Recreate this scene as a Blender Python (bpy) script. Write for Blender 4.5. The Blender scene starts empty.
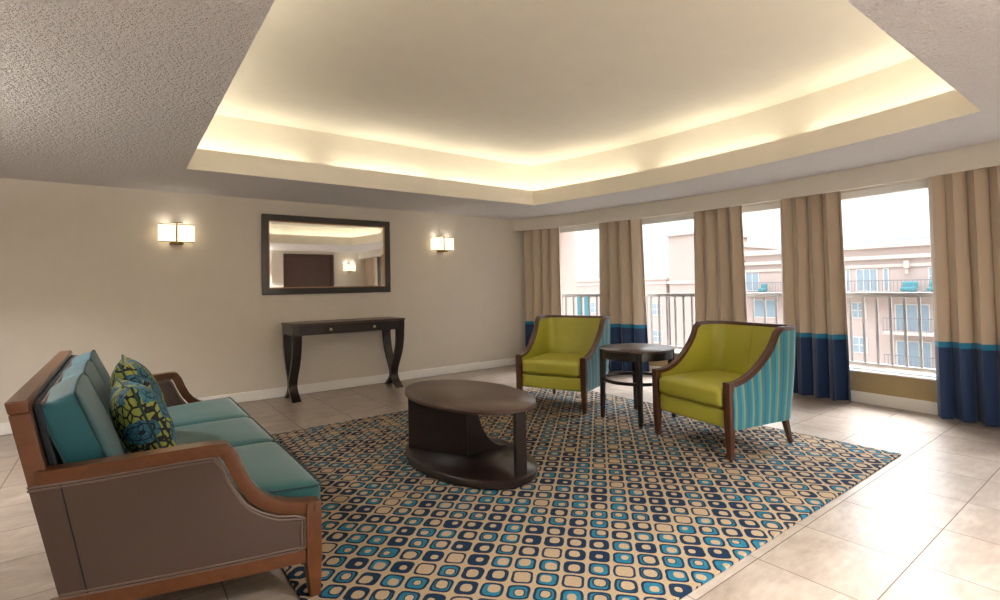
import bpy, math, random
from math import sin, cos, pi, radians, sqrt, tan
from mathutils import Vector, Matrix
random.seed(7)
SC = bpy.context.scene
COL = SC.collection

# ------------------------------------------------------------------ materials
def srgb(r, g, b):
    f = lambda c: (c/255/12.92 if c/255 <= .04045 else ((c/255+.055)/1.055)**2.4)
    return (f(r), f(g), f(b), 1)

class NT:
    """tiny node builder"""
    def __init__(s, name):
        s.m = bpy.data.materials.new(name); s.m.use_nodes = True
        s.t = s.m.node_tree; s.t.nodes.clear()
        s.out = s.t.nodes.new('ShaderNodeOutputMaterial')
    def n(s, typ, ins=None, **props):
        nd = s.t.nodes.new(typ)
        for k, v in props.items(): setattr(nd, k, v)
        for k, v in (ins or {}).items():
            sock = nd.inputs[k]
            if isinstance(v, bpy.types.NodeSocket): s.t.links.new(v, sock)
            elif isinstance(v, bpy.types.Node): s.t.links.new(v.outputs[0], sock)
            else: sock.default_value = v
        return nd
    def math(s, op, a, b=None, c=None, clamp=False):
        ins = {0: a}
        if b is not None: ins[1] = b
        if c is not None: ins[2] = c
        return s.n('ShaderNodeMath', ins, operation=op, use_clamp=clamp).outputs[0]
    def mix(s, fac, a, b):
        nd = s.n('ShaderNodeMix', {0: fac, 6: a, 7: b}, data_type='RGBA')
        return nd.outputs[2]
    def ramp(s, fac, stops, interp='LINEAR'):
        nd = s.n('ShaderNodeValToRGB', {0: fac}); cr = nd.color_ramp; cr.interpolation = interp
        while len(cr.elements) < len(stops): cr.elements.new(.5)
        for e, (p, c) in zip(cr.elements, stops): e.position = p; e.color = c
        return nd.outputs[0]
    def coord(s, which='Object', scale=(1, 1, 1), rot=(0, 0, 0), loc=(0, 0, 0)):
        tc = s.n('ShaderNodeTexCoord')
        mp = s.n('ShaderNodeMapping', {'Vector': tc.outputs[which], 'Scale': scale, 'Rotation': rot, 'Location': loc})
        return mp.outputs[0]
    def noise(s, vec, scale, detail=2, rough=.5, out=0, dist=0):
        return s.n('ShaderNodeTexNoise', {'Vector': vec, 'Scale': scale, 'Detail': detail, 'Roughness': rough, 'Distortion': dist}).outputs[out]
    def bump(s, h, strength=.3, dist=.01):
        return s.n('ShaderNodeBump', {'Height': h, 'Strength': strength, 'Distance': dist}).outputs[0]
    def bsdf(s, color, rough=.5, normal=None, **kw):
        ins = {'Base Color': color, 'Roughness': rough}
        if normal is not None: ins['Normal'] = normal
        ins.update(kw)
        p = s.n('ShaderNodeBsdfPrincipled', ins)
        s.t.links.new(p.outputs[0], s.out.inputs[0]); return s.m

def plain(name, col, rough=.5, bumpscale=None, bstr=.15, bdist=.002, **kw):
    t = NT(name)
    nrm = None
    v = t.coord()
    c = t.mix(t.noise(v, 6, 3), tuple(x*.96 for x in col[:3])+(1,), tuple(min(1, x*1.04) for x in col[:3])+(1,))
    if bumpscale: nrm = t.bump(t.noise(v, bumpscale, 2), bstr, bdist)
    return t.bsdf(c, rough, nrm, **kw)

def wood(name, dark, light, rough=.3, axis=(1, 1, 12), coat=.2):
    t = NT(name)
    v = t.coord(scale=axis)
    g = t.noise(v, 6, 5, .6, dist=.6)
    c = t.mix(t.ramp(g, [(.3, (0, 0, 0, 1)), (.7, (1, 1, 1, 1))]), dark, light)
    return t.bsdf(c, rough, t.bump(g, .05, .002), **{'Coat Weight': coat, 'Coat Roughness': .15})

M = {}
M['wall'] = plain('wall_paint', srgb(211, 203, 191), .75, 220, .08, .001)
M['undersill'] = plain('undersill_paint', srgb(168, 148, 108), .7, 220, .08, .001)
def popcorn():
    t = NT('popcorn_ceiling')
    v = t.coord()
    a = t.noise(v, 42, 3, .65); b = t.noise(v, 95, 2, .6)
    h = t.math('ADD', t.math('MULTIPLY', a, .7), t.math('MULTIPLY', b, .3))
    return t.bsdf(srgb(240, 237, 238), .9, t.bump(h, 1.0, .09))
M['popcorn'] = popcorn()
M['smooth_ceiling'] = plain('smooth_ceiling_paint', srgb(226, 220, 208), .85, 120, .25, .004)
M['white'] = plain('white_trim_paint', srgb(240, 238, 234), .5)
M['valance'] = plain('valance_paint', srgb(214, 209, 199), .7, 200, .05, .001)

def floor_mat():
    t = NT('porcelain_floor_tile')
    TX, TY = .4875, .4385
    tc = t.n('ShaderNodeTexCoord'); sp = t.n('ShaderNodeSeparateXYZ', {0: tc.outputs['Object']})
    fx = t.math('DIVIDE', t.math('SUBTRACT', sp.outputs[0], 2.30), TX)
    fy = t.math('DIVIDE', t.math('SUBTRACT', sp.outputs[1], 1.19), TY)
    def line(f, size):
        fr = t.math('FRACT', t.math('ADD', f, 1000.5))
        d = t.math('MULTIPLY', t.math('ABSOLUTE', t.math('SUBTRACT', fr, .5)), size)
        return t.math('LESS_THAN', d, .0024)
    grout = t.math('MAXIMUM', line(fx, TX), line(fy, TY))
    cell = t.n('ShaderNodeCombineXYZ', {0: t.math('FLOOR', fx), 1: t.math('FLOOR', fy)})
    wn = t.n('ShaderNodeTexWhiteNoise', {0: cell.outputs[0]})
    off = t.n('ShaderNodeVectorMath', {0: tc.outputs['Object'], 1: wn.outputs['Color']}, operation='ADD')
    off2 = t.n('ShaderNodeVectorMath', {0: wn.outputs['Color'], 'Scale': 7.0}, operation='SCALE')
    off = t.n('ShaderNodeVectorMath', {0: off.outputs[0], 1: off2.outputs[0]}, operation='ADD')
    big = t.noise(off.outputs[0], 3.2, 5, .62, dist=.8)
    st = t.n('ShaderNodeMapping', {'Vector': off.outputs[0], 'Scale': (2, 7, 2)})
    fine = t.noise(st.outputs[0], 5, 4, .6)
    m = t.math('ADD', t.math('MULTIPLY', big, .65), t.math('MULTIPLY', fine, .35))
    c = t.ramp(m, [(.30, srgb(122, 108, 97)), (.5, srgb(150, 136, 123)), (.68, srgb(170, 158, 146))])
    tone = t.math('ADD', .93, t.math('MULTIPLY', wn.outputs['Value'], .1))
    c = t.n('ShaderNodeVectorMath', {0: c, 'Scale': tone}, operation='SCALE').outputs[0]
    c = t.mix(grout, c, srgb(96, 84, 74))
    rough = t.math('ADD', t.math('ADD', .26, t.math('MULTIPLY', big, .08)), t.math('MULTIPLY', grout, .5))
    h = t.math('SUBTRACT', t.math('MULTIPLY', fine, .06), grout)
    return t.bsdf(c, rough, t.bump(h, .25, .002), **{'Specular IOR Level': .5})
M['floor'] = floor_mat()

def rug_mat():
    t = NT('patterned_rug')
    P = .108
    v = t.coord('Object', rot=(0, 0, radians(-42.5)), scale=(1, 1, 1))
    w = t.noise(v, 14, 2, out=1)
    wob = t.n('ShaderNodeVectorMath', {0: t.n('ShaderNodeVectorMath', {0: w, 1: (.5, .5, .5)}, operation='SUBTRACT').outputs[0], 'Scale': .013}, operation='SCALE')
    vv = t.n('ShaderNodeVectorMath', {0: v, 1: wob.outputs[0]}, operation='ADD')
    sp = t.n('ShaderNodeSeparateXYZ', {0: vv.outputs[0]})
    ax = t.math('DIVIDE', sp.outputs[0], P); ay = t.math('DIVIDE', sp.outputs[1], P)
    cx, cy = t.math('FLOOR', ax), t.math('FLOOR', ay)
    lx = t.math('SUBTRACT', t.math('SUBTRACT', ax, cx), .5); ly = t.math('SUBTRACT', t.math('SUBTRACT', ay, cy), .5)
    cell = t.n('ShaderNodeCombineXYZ', {0: cx, 1: cy, 2: 3.0})
    wn = t.n('ShaderNodeTexWhiteNoise', {0: cell.outputs[0]}, noise_dimensions='3D')
    cs = t.n('ShaderNodeSeparateColor', {0: wn.outputs['Color']})
    def sq(x, y, rx, ry, p=4.0):
        a = t.math('POWER', t.math('ABSOLUTE', t.math('DIVIDE', x, rx)), p)
        b = t.math('POWER', t.math('ABSOLUTE', t.math('DIVIDE', y, ry)), p)
        return t.math('POWER', t.math('ADD', a, b), 1/p)
    o = sq(lx, ly, .435, .425)
    outer = t.math('LESS_THAN', o, 1.02)
    ring = t.math('GREATER_THAN', o, .79)
    # hole, shifted at random
    r1, r2, r3 = cs.outputs[0], cs.outputs[1], cs.outputs[2]
    hx = t.math('SUBTRACT', lx, t.math('MULTIPLY', t.math('SUBTRACT', r1, .5), .20))
    hy = t.math('SUBTRACT', ly, t.math('MULTIPLY', t.math('SUBTRACT', r2, .5), .20))
    hr = t.math('ADD', .15, t.math('MULTIPLY', r3, .14))
    hd = sq(hx, hy, hr, t.math('MULTIPLY', hr, .92), 2.6)
    hole = t.math('LESS_THAN', hd, 1.0)
    hedge = t.math('LESS_THAN', hd, 1.28)
    hashv = wn.outputs['Value']
    teal = t.math('GREATER_THAN', t.math('FRACT', t.math('MULTIPLY', hashv, 7.31)), .42)
    tan_fill = t.math('LESS_THAN', hashv, .12)
    beige = t.mix(t.noise(v, 160, 2), srgb(122, 102, 78), srgb(178, 157, 128))
    navy = t.mix(t.noise(v, 50, 2), srgb(10, 26, 46), srgb(24, 46, 68))
    tealc = t.mix(t.noise(v, 30, 2), srgb(22, 78, 98), srgb(42, 110, 132))
    fill = t.mix(teal, navy, tealc)
    fill = t.mix(hedge, fill, t.mix(t.math('GREATER_THAN', t.math('FRACT', t.math('MULTIPLY', hashv, 23.7)), .45), fill, navy))
    fill = t.mix(t.math('MAXIMUM', hole, tan_fill), fill, beige)
    c = t.mix(ring, fill, navy)
    c = t.mix(outer, beige, c)
    h = t.math('ADD', t.noise(v, 260, 2), t.math('MULTIPLY', outer, -.3))
    return t.bsdf(c, .95, t.bump(h, .5, .004), **{'Specular IOR Level': .15})
M['rug'] = rug_mat()
M['rug_edge'] = plain('rug_binding', srgb(60, 52, 46), .9, 200, .4)

M['espresso'] = wood('espresso_wood', srgb(22, 15, 14), srgb(34, 23, 21), .3, (12, 1, 12), .25)
M['espresso_top'] = wood('espresso_top', srgb(66, 48, 42), srgb(82, 60, 52), .36, (14, 1.2, 1), .15)
M['walnut'] = wood('walnut_wood', srgb(58, 32, 22), srgb(88, 50, 32), .32, (10, 10, 1.2), .3)
M['sofa_wood'] = wood('honey_brown_wood', srgb(82, 45, 21), srgb(102, 60, 31), .3, (3, 3, 3), .3)
M['lime'] = plain('lime_leather', srgb(168, 166, 60), .40, 130, .12, .001)
M['taupe'] = plain('taupe_leather', srgb(76, 60, 53), .5, 260, .2, .001)
M['taupe_pipe'] = plain('taupe_piping', srgb(100, 83, 75), .45)
M['chrome'] = plain('brushed_nickel', srgb(190, 178, 150), .3, Metallic=1.0)
M['brass'] = plain('aged_brass', srgb(128, 104, 66), .35, Metallic=1.0)
M['bronze'] = plain('bronze_lip', srgb(170, 128, 96), .35, Metallic=.7)

def fabric(name, a, b, rough=.75, scale=(200, 200, 30), sheen=.3):
    t = NT(name)
    v = t.coord(scale=scale)
    n = t.noise(v, 3, 3)
    return t.bsdf(t.mix(n, a, b), rough, t.bump(n, .2, .001), **{'Sheen Weight': sheen, 'Specular IOR Level': .35})
M['teal_seat'] = fabric('teal_seat_fabric', srgb(24, 74, 76), srgb(37, 95, 95), .62)
M['teal_back'] = fabric('teal_back_fabric', srgb(18, 78, 92), srgb(30, 101, 115), .58)
M['teal_pipe'] = plain('teal_piping', srgb(24, 62, 66), .6)
M['dark_up'] = plain('dark_upholstery', srgb(26, 34, 46), .8, 200, .2)

def stripes():
    t = NT('striped_teal_fabric')
    tc = t.n('ShaderNodeTexCoord'); sp = t.n('ShaderNodeSeparateXYZ', {0: tc.outputs['UV']})
    f = t.math('FRACT', t.math('MULTIPLY', sp.outputs[0], 1/.17))
    tl, bl, ol, nv = srgb(24, 116, 134), srgb(42, 140, 162), srgb(150, 146, 66), srgb(20, 84, 116)
    c = t.ramp(f, [(0, tl), (.16, nv), (.22, tl), (.40, ol), (.48, bl), (.62, nv), (.66, tl), (.86, ol), (.92, bl)], 'CONSTANT')
    v = t.coord(scale=(60, 60, 300))
    n = t.noise(v, 4, 2)
    c2 = t.mix(t.math('MULTIPLY', n, .25), c, srgb(60, 120, 130))
    return t.bsdf(c2, .7, t.bump(n, .2, .001), **{'Sheen Weight': .2})
M['stripes'] = stripes()

def floral():
    t = NT('floral_pillow_fabric')
    v = t.coord(scale=(1, 1, 1))
    w = t.noise(v, 9, 2, out=1)
    vv = t.n('ShaderNodeVectorMath', {0: v, 1: t.n('ShaderNodeVectorMath', {0: w, 'Scale': .05}, operation='SCALE').outputs[0]}, operation='ADD').outputs[0]
    st = t.n('ShaderNodeMapping', {'Vector': vv, 'Rotation': (.6, .5, .7), 'Scale': (1, 1.7, 1.0)}).outputs[0]
    leaf = t.n('ShaderNodeTexVoronoi', {'Vector': st, 'Scale': 21.0, 'Randomness': .9}, feature='DISTANCE_TO_EDGE')
    petal = t.n('ShaderNodeTexVoronoi', {'Vector': vv, 'Scale': 30.0}, feature='DISTANCE_TO_EDGE')
    big = t.n('ShaderNodeTexVoronoi', {'Vector': vv, 'Scale': 7.0, 'Randomness': .8}, feature='F1')
    d = big.outputs['Distance']
    flower = t.math('LESS_THAN', d, .5)
    leafc = t.mix(t.math('GREATER_THAN', leaf.outputs[0], .1), srgb(20, 26, 34), srgb(150, 156, 70))
    rings = t.math('LESS_THAN', t.math('FRACT', t.math('MULTIPLY', d, 7.5)), .22)
    ed = t.math('MAXIMUM', rings, t.math('LESS_THAN', petal.outputs[0], .035))
    flowc = t.mix(ed, t.mix(t.noise(v, 25, 2), srgb(34, 84, 112), srgb(70, 136, 160)), srgb(18, 34, 52))
    return t.bsdf(t.mix(flower, leafc, flowc), .8, t.bump(leaf.outputs[0], .15, .002))
M['floral'] = floral()

M['curtain'] = fabric('beige_curtain_fabric', srgb(185, 168, 149), srgb(199, 184, 165), .7, (300, 300, 60), .2)
M['curtain_teal'] = fabric('turquoise_band_fabric', srgb(20, 116, 156), srgb(30, 136, 176), .6)
M['curtain_navy'] = fabric('navy_hem_fabric', srgb(20, 44, 84), srgb(30, 60, 106), .55)

def glass():
    t = NT('window_glass')
    fr = t.n('ShaderNodeFresnel', {'IOR': 1.45})
    a = t.n('ShaderNodeBsdfTransparent', {0: (.97, .975, .98, 1)}); b = t.n('ShaderNodeBsdfGlossy', {'Roughness': 0.02})
    gm = t.n('ShaderNodeNewGeometry')
    fac = t.math('MULTIPLY', fr.outputs[0], t.math('SUBTRACT', 1.0, gm.outputs['Backfacing']))
    mx = t.n('ShaderNodeMixShader', {0: fac, 1: a.outputs[0], 2: b.outputs[0]})
    t.t.links.new(mx.outputs[0], t.out.inputs[0]); return t.m
M['glass'] = glass()
M['mirror'] = plain('mirror_glass', (.86, .87, .86, 1), .015, Metallic=1.0)
M['upvc'] = plain('white_window_frame', srgb(222, 222, 220), .4)
M['rail'] = plain('grey_rail_paint', srgb(156, 154, 154), .45)
def emis(name, col, s):
    t = NT(name)
    v = t.coord()
    e = t.n('ShaderNodeEmission', {0: col, 1: s})
    t.t.links.new(e.outputs[0], t.out.inputs[0]); return t.m
M['shade'] = emis('glowing_lamp_shade', srgb(255, 232, 184), .95)
M['downlight'] = emis('fill_lens', srgb(255, 244, 224), 8.0)  # glow for the fill downlights added out of view
M['door'] = wood('dark_door_veneer', srgb(66, 46, 40), srgb(84, 60, 52), .35, (6, 6, 1), .1)
M['facade'] = plain('pink_stucco', srgb(180, 163, 156), .9, 3, .1, .01)
M['facade_light'] = plain('cream_stucco', srgb(192, 178, 170), .9, 3, .1, .01)
M['ext_win'] = plain('far_window_glass', srgb(140, 158, 170), .15)
M['ext_frame'] = plain('far_window_frame', srgb(200, 196, 190), .6)
M['ext_teal'] = plain('far_teal_shutter', srgb(60, 120, 130), .6)
M['ext_rail'] = plain('far_balcony_rail', srgb(120, 120, 126), .6)
M['terrace_green'] = plain('far_cushion_teal', srgb(70, 140, 150), .8)
M['asphalt'] = plain('far_ground', srgb(150, 146, 138), .9)

# ------------------------------------------------------------------ mesh helpers
def bow(y):
    """the window side of the room is a shallow arc in plan"""
    return .048*(max(y, .6)-2.7)**2
class MB:
    def __init__(s): s.v = []; s.f = []; s.mi = []; s.uv = []   # uv per vertex
    def add(s, verts, faces, mi=0, uv=None):
        b = len(s.v); s.v += [tuple(p) for p in verts]
        s.uv += list(uv) if uv else [(0, 0)]*len(verts)
        s.f += [tuple(b+i for i in f) for f in faces]; s.mi += [mi]*len(faces)
        return s
    def box(s, a, b, mi=0):
        (x0, y0, z0), (x1, y1, z1) = [min(p, q) for p, q in zip(a, b)], [max(p, q) for p, q in zip(a, b)]
        v = [(x0, y0, z0), (x1, y0, z0), (x1, y1, z0), (x0, y1, z0), (x0, y0, z1), (x1, y0, z1), (x1, y1, z1), (x0, y1, z1)]
        return s.add(v, [(3, 2, 1, 0), (4, 5, 6, 7), (0, 1, 5, 4), (1, 2, 6, 5), (2, 3, 7, 6), (3, 0, 4, 7)], mi)
    def hexa(s, bot, top, mi=0):
        return s.add(list(bot)+list(top), [(3, 2, 1, 0), (4, 5, 6, 7), (0, 1, 5, 4), (1, 2, 6, 5), (2, 3, 7, 6), (3, 0, 4, 7)], mi)
    def prism(s, poly, ext, mi=0):
        """poly: 3-D points of a planar outline, ext: vector"""
        n = len(poly); e = Vector(ext)
        v = [Vector(p) for p in poly]+[Vector(p)+e for p in poly]
        f = [tuple(range(n))[::-1], tuple(range(n, 2*n))]+[(i, (i+1) % n, n+(i+1) % n, n+i) for i in range(n)]
        return s.add(v, f, mi)
    def sweep(s, path, section, closed=False, side=None, mi=0, caps=True, uplist=None):
        """section: list of (a,b): a along side, b along up"""
        n = len(path); P = [Vector(p) for p in path]; k = len(section); verts = []
        prev = None
        for i in range(n):
            if closed: t = P[(i+1) % n]-P[i-1]
            else: t = P[min(i+1, n-1)]-P[max(i-1, 0)]
            t.normalize()
            if side is not None: sd = Vector(side(i)) if callable(side) else Vector(side)
            else:
                ref = Vector((0, 0, 1)) if abs(t.z) < .95 else Vector((1, 0, 0))
                sd = t.cross(ref) if prev is None else prev-t*prev.dot(t)
            sd = (sd-t*sd.dot(t)).normalized(); prev = sd
            up = sd.cross(t)
            for a, b in section: verts.append(P[i]+sd*a+up*b)
        f = []
        for i in range(n if closed else n-1):
            j = (i+1) % n
            for q in range(k):
                r = (q+1) % k
                f.append((i*k+q, i*k+r, j*k+r, j*k+q))
        if not closed and caps: f += [tuple(range(k))[::-1], tuple((n-1)*k+q for q in range(k))]
        return s.add(verts, f, mi)
    def tube(s, path, r, n=8, closed=False, mi=0):
        return s.sweep(path, [(r*cos(2*pi*q/n), r*sin(2*pi*q/n)) for q in range(n)], closed, mi=mi)
    def lathe(s, prof, c=(0, 0, 0), n=48, sx=1, sy=1, mi=0):
        """prof list of (r,z) bottom to top; closed with caps"""
        v = []; k = len(prof)
        for i in range(n):
            a = 2*pi*i/n
            for r, z in prof: v.append((c[0]+r*sx*cos(a), c[1]+r*sy*sin(a), c[2]+z))
        f = [(i*k+q, ((i+1) % n)*k+q, ((i+1) % n)*k+q+1, i*k+q+1) for i in range(n) for q in range(k-1)]
        f += [tuple(i*k for i in range(n))[::-1], tuple(i*k+k-1 for i in range(n))]
        return s.add(v, f, mi)
    def grid(s, rows, mi=0, uvrows=None, closed=False):
        n, k = len(rows), len(rows[0]); v = [p for r in rows for p in r]
        uv = [p for r in uvrows for p in r] if uvrows else None
        kk = k if closed else k-1
        f = [(i*k+j, i*k+(j+1) % k, (i+1)*k+(j+1) % k, (i+1)*k+j) for i in range(n-1) for j in range(kk)]
        return s.add(v, f, mi, uv)
    def loft(s, rings, mi=0):
        """stack of quads -> one closed solid"""
        k = len(rings[0]); v = [p for r in rings for p in r]; n = len(rings)
        f = [(i*k+q, i*k+(q+1) % k, (i+1)*k+(q+1) % k, (i+1)*k+q) for i in range(n-1) for q in range(k)]
        f += [tuple(range(k))[::-1], tuple((n-1)*k+q for q in range(k))]
        return s.add(v, f, mi)
    def rect_ring(s, x0, z0, x1, z1, w, ya, yb, wb=None, mi=0):
        """one-piece picture frame in the x-z plane from depth ya to yb"""
        wb = w if wb is None else wb
        R = []
        for d, y in ((0, ya), (0, yb)): R.append([(x0+d, y, z0+d), (x1-d, y, z0+d), (x1-d, y, z1-d), (x0+d, y, z1-d)])
        for y in (yb, ya): R.append([(x0+w, y, z0+wb), (x1-w, y, z0+wb), (x1-w, y, z1-wb), (x0+w, y, z1-wb)])
        return s.grid(R+[R[0]], mi, closed=True)
    def cushion(s, c, size, r=.04, crown=(.02, .0), n=14, fn=None, mi=0):
        """soft box; crown = extra bulge in z, on the sides. fn maps local->local"""
        import itertools
        h = [x/2 for x in size]; idx = {}; v = []; f = []
        ts = [-1+2*i/n for i in range(n+1)]
        # denser near the edges
        ts = [math.copysign(abs(t)**.7, t) if t else 0 for t in ts]
        def vert(p):
            key = tuple(round(q, 5) for q in p)
            if key in idx: return idx[key]
            q = [p[i]*h[i] for i in range(3)]
            inn = [max(-(h[i]-r), min(h[i]-r, q[i])) for i in range(3)]
            d = Vector([q[i]-inn[i] for i in range(3)])
            if d.length > 1e-9: q = list(Vector(inn)+d.normalized()*r)
            cz = crown[0]*(1-p[0]**4)*(1-p[1]**4)
            q[2] += cz*(1 if p[2] > 0 else -1)*abs(p[2])
            q[0] += crown[1]*(1-p[1]**2)*(1-p[2]**2)*p[0]; q[1] += crown[1]*(1-p[0]**2)*(1-p[2]**2)*p[1]
            if fn: q = fn(*q)
            idx[key] = len(v); v.append((c[0]+q[0], c[1]+q[1], c[2]+q[2])); return idx[key]
        for ax in range(3):
            u, w = (ax+1) % 3, (ax+2) % 3
            for sgn in (-1, 1):
                for i in range(n):
                    for j in range(n):
                        quad = []
                        for a, b in ((i, j), (i+1, j), (i+1, j+1), (i, j+1)):
                            p = [0, 0, 0]; p[ax] = sgn; p[u] = ts[a]; p[w] = ts[b]; quad.append(vert(p))
                        f.append(tuple(quad if sgn > 0 else quad[::-1]))
        return s.add(v, f, mi)
    def bend(s, ox=0, oy=0):
        """follow the shallow arc of the window side; ox, oy: world origin of local coordinates"""
        b0 = bow(oy) if oy else 0
        s.v = [(x-(bow(y+oy)-b0), y, z) for x, y, z in s.v]; return s
    def ybeam(s, xa, xb, y0, y1, z0, z1, n=24, mi=0):
        return s.loft([[(xa(y), y, z0), (xb(y), y, z0), (xb(y), y, z1), (xa(y), y, z1)] for y in [y0+(y1-y0)*i/n for i in range(n+1)]], mi)
    def xform(s, mat):
        s.v = [tuple(mat @ Vector(p)) for p in s.v]; return s
    def build(s, name, mats, parent=None, smooth=40, bevel=0, loc=None):
        me = bpy.data.meshes.new(name); me.from_pydata(s.v, [], s.f)
        for m in (mats if isinstance(mats, (list, tuple)) else [mats]): me.materials.append(M[m])
        me.polygons.foreach_set('material_index', s.mi)
        uvl = me.uv_layers.new(name='UVMap')
        for l in me.loops: uvl.data[l.index].uv = s.uv[l.vertex_index]
        import bmesh
        bm = bmesh.new(); bm.from_mesh(me); bmesh.ops.remove_doubles(bm, verts=bm.verts, dist=1e-5); bmesh.ops.recalc_face_normals(bm, faces=bm.faces); bm.to_mesh(me); bm.free()
        if smooth:
            me.polygons.foreach_set('use_smooth', [True]*len(me.polygons)); me.set_sharp_from_angle(angle=radians(smooth))
        me.update()
        o = bpy.data.objects.new(name, me); COL.objects.link(o)
        if parent: o.parent = parent
        if loc: o.location = loc
        if bevel:
            b = o.modifiers.new('bevel', 'BEVEL'); b.width = bevel; b.segments = 2; b.limit_method = 'ANGLE'; b.angle_limit = radians(40)
        return o

def tag(o, label=None, cat=None, group=None, kind=None):
    if label: o['label'] = label
    if cat: o['category'] = cat
    if group: o['group'] = group
    if kind: o['kind'] = kind
    return o
def thing(name, label, cat, loc=(0, 0, 0), rz=0, group=None):
    o = bpy.data.objects.new(name, None); COL.objects.link(o); o.empty_display_size = .1
    o.location = loc; o.rotation_euler = (0, 0, rz)
    return tag(o, label, cat, group)
def struct(name, mb, mats, parent=None, **kw):
    o = mb.build(name, mats, parent, **kw)
    if not parent: o['kind'] = 'structure'
    return o
def copy_tree(o, parent=None):
    c = o.copy(); COL.objects.link(c)
    if parent: c.parent = parent
    for ch in list(o.children): copy_tree(ch, c)
    return c

# ------------------------------------------------------------------ camera (measured from the vanishing points)
CAMH = 1.25
yw, pt, rl = radians(52.945), radians(1.438), radians(-1.1585)
F0 = Vector((cos(yw), sin(yw), 0)); R0 = Vector((sin(yw), -cos(yw), 0)); U0 = Vector((0, 0, 1))
F1 = F0*cos(pt)+U0*sin(pt); U1 = U0*cos(pt)-F0*sin(pt)
R2 = R0*cos(rl)+U1*sin(rl); U2 = U1*cos(rl)-R0*sin(rl)
cd = bpy.data.cameras.new('camera'); cam = bpy.data.objects.new('camera', cd); COL.objects.link(cam)
cam.matrix_world = Matrix(((R2.x, U2.x, -F1.x, 0), (R2.y, U2.y, -F1.y, 0), (R2.z, U2.z, -F1.z, CAMH), (0, 0, 0, 1)))
cd.sensor_width = 36; cd.lens = 509.76/1000*36; cd.shift_x = -.00444; cd.shift_y = -.0258; cd.clip_start = .05; cd.clip_end = 400
SC.camera = cam

# ------------------------------------------------------------------ room shell
XL, XR, YB, YF = -1.75, 6.06, -1.5, 6.475
ZS, ZC = 2.342, 2.93                      # soffit and recess ceiling
RX0, RX1, RY0, RY1 = .466, 4.785, .752, 5.215   # recess opening
T = .15
struct('floor', MB().box((XL-T, YB-T, -.1), (XR+T, YF+T, 0)), 'floor', smooth=0)
struct('wall_front', MB().box((XL-T, YF, 0), (XR+T, YF+T, 3.1)), 'wall', smooth=0)
struct('wall_left', MB().box((XL-T, YB, 0), (XL, YF, 3.1)), 'wall', smooth=0)
# back wall with the double door recess
DX0, DX1, DZ = 3.49, 4.84, 2.26
struct('wall_back', MB().box((XL-T, YB-T, 0), (DX0, YB, 3.1)).box((DX1, YB-T, 0), (XR+T, YB, 3.1)).box((DX0, YB-T, DZ), (DX1, YB, 3.1)), 'wall', smooth=0)
d = struct('door_1', MB().box((DX0, YB-.11, 0), (DX0+.05, YB+.012, DZ)).box((DX1-.05, YB-.11, 0), (DX1, YB+.012, DZ)).box((DX0+.05, YB-.11, DZ-.05), (DX1-.05, YB+.012, DZ)), 'door', bevel=.003)
for a, b in ((DX0+.05, (DX0+DX1)/2-.003), ((DX0+DX1)/2+.003, DX1-.05)):
    MB().box((a, YB-.10, .008), (b, YB-.055, DZ-.05)).build('door_leaf', 'door', d, bevel=.002)


# window wall: openings
WZ0, WZ1 = .327, 2.165
wins = [(5.02, 6.06), (3.60, 4.66), (2.60, 3.40), (1.25, 2.32), (-.50, .72)]
mb = MB(); edges = [YB]+[e for w in sorted(wins) for e in w]+[YF]
wx = lambda d: (lambda y: XR-bow(y)+d)
for i in range(0, len(edges), 2): mb.ybeam(wx(0), wx(T), edges[i], edges[i+1], 0, 2.6, 6)
for a, b in wins: mb.ybeam(wx(0), wx(T), a, b, WZ1, 2.6, 6)
struct('wall_right', mb, 'wall', smooth=0)
mb = MB()
for a, b in wins: mb.ybeam(wx(0), wx(T), a, b, 0, WZ0, 6)
struct('wall_right_sill', mb, 'undersill', smooth=0)
for i, (a, b) in enumerate(wins):
    f = .05
    mb = MB()
    mb.box((XR+.03, a, WZ0), (XR+.10, a+f, WZ1)).box((XR+.03, b-f, WZ0), (XR+.10, b, WZ1))
    mb.box((XR+.03, a+f, WZ1-.07), (XR+.10, b-f, WZ1)).box((XR+.03, a+f, WZ0), (XR+.10, b-f, WZ0+.022))
    w = struct('window_%d' % (i+1), mb.bend(), 'upvc', bevel=.004)
    MB().box((XR-.02, a-.01, WZ0-.014), (XR+.03, b+.01, WZ0+.002)).bend().build('window_sill', 'white', w, bevel=.003)
    MB().add([(XR+.065, a+f, WZ0+.022), (XR+.065, b-f, WZ0+.022), (XR+.065, b-f, WZ1-.07), (XR+.065, a+f, WZ1-.07)], [(0, 1, 2, 3)]).bend().build('glass_pane', 'glass', w, smooth=0)

# ceiling: soffit ring, cove lip, trough, recess walls and lid
L, O = .045, .21
rx = lambda d: (lambda y: RX1-(.066 if y < 2.75 else .056)*(y-2.75)**2+d)
e_ = .002
mb = MB()
mb.box((XL-T, YB-T, ZS), (RX0-e_, YF+T, ZS+.04)).ybeam(rx(e_), lambda y: XR+T, RY0-e_, RY1+e_, ZS, ZS+.04)
mb.box((RX0-e_, YB-T, ZS), (XR+T, RY0-e_, ZS+.04)).box((RX0-e_, RY1+e_, ZS), (XR+T, YF+T, ZS+.04))
struct('ceiling', mb, 'popcorn', smooth=0)
mb = MB(); zl = 2.535; zb = ZS+.002
mb.box((RX0-L, RY0-L, zb), (RX0, RY1+L, zl)).ybeam(rx(0), rx(L), RY0-L, RY1+L, zb, zl)
mb.box((RX0, RY0-L, zb), (rx(0)(RY0), RY0, zl)).box((RX0, RY1, zb), (rx(0)(RY1), RY1+L, zl))
struct('trim_1', mb, 'smooth_ceiling', smooth=20)
mb = MB()
a0, a1, b0, b1 = RX0-O, RX1+O, RY0-O, RY1+O
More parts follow.
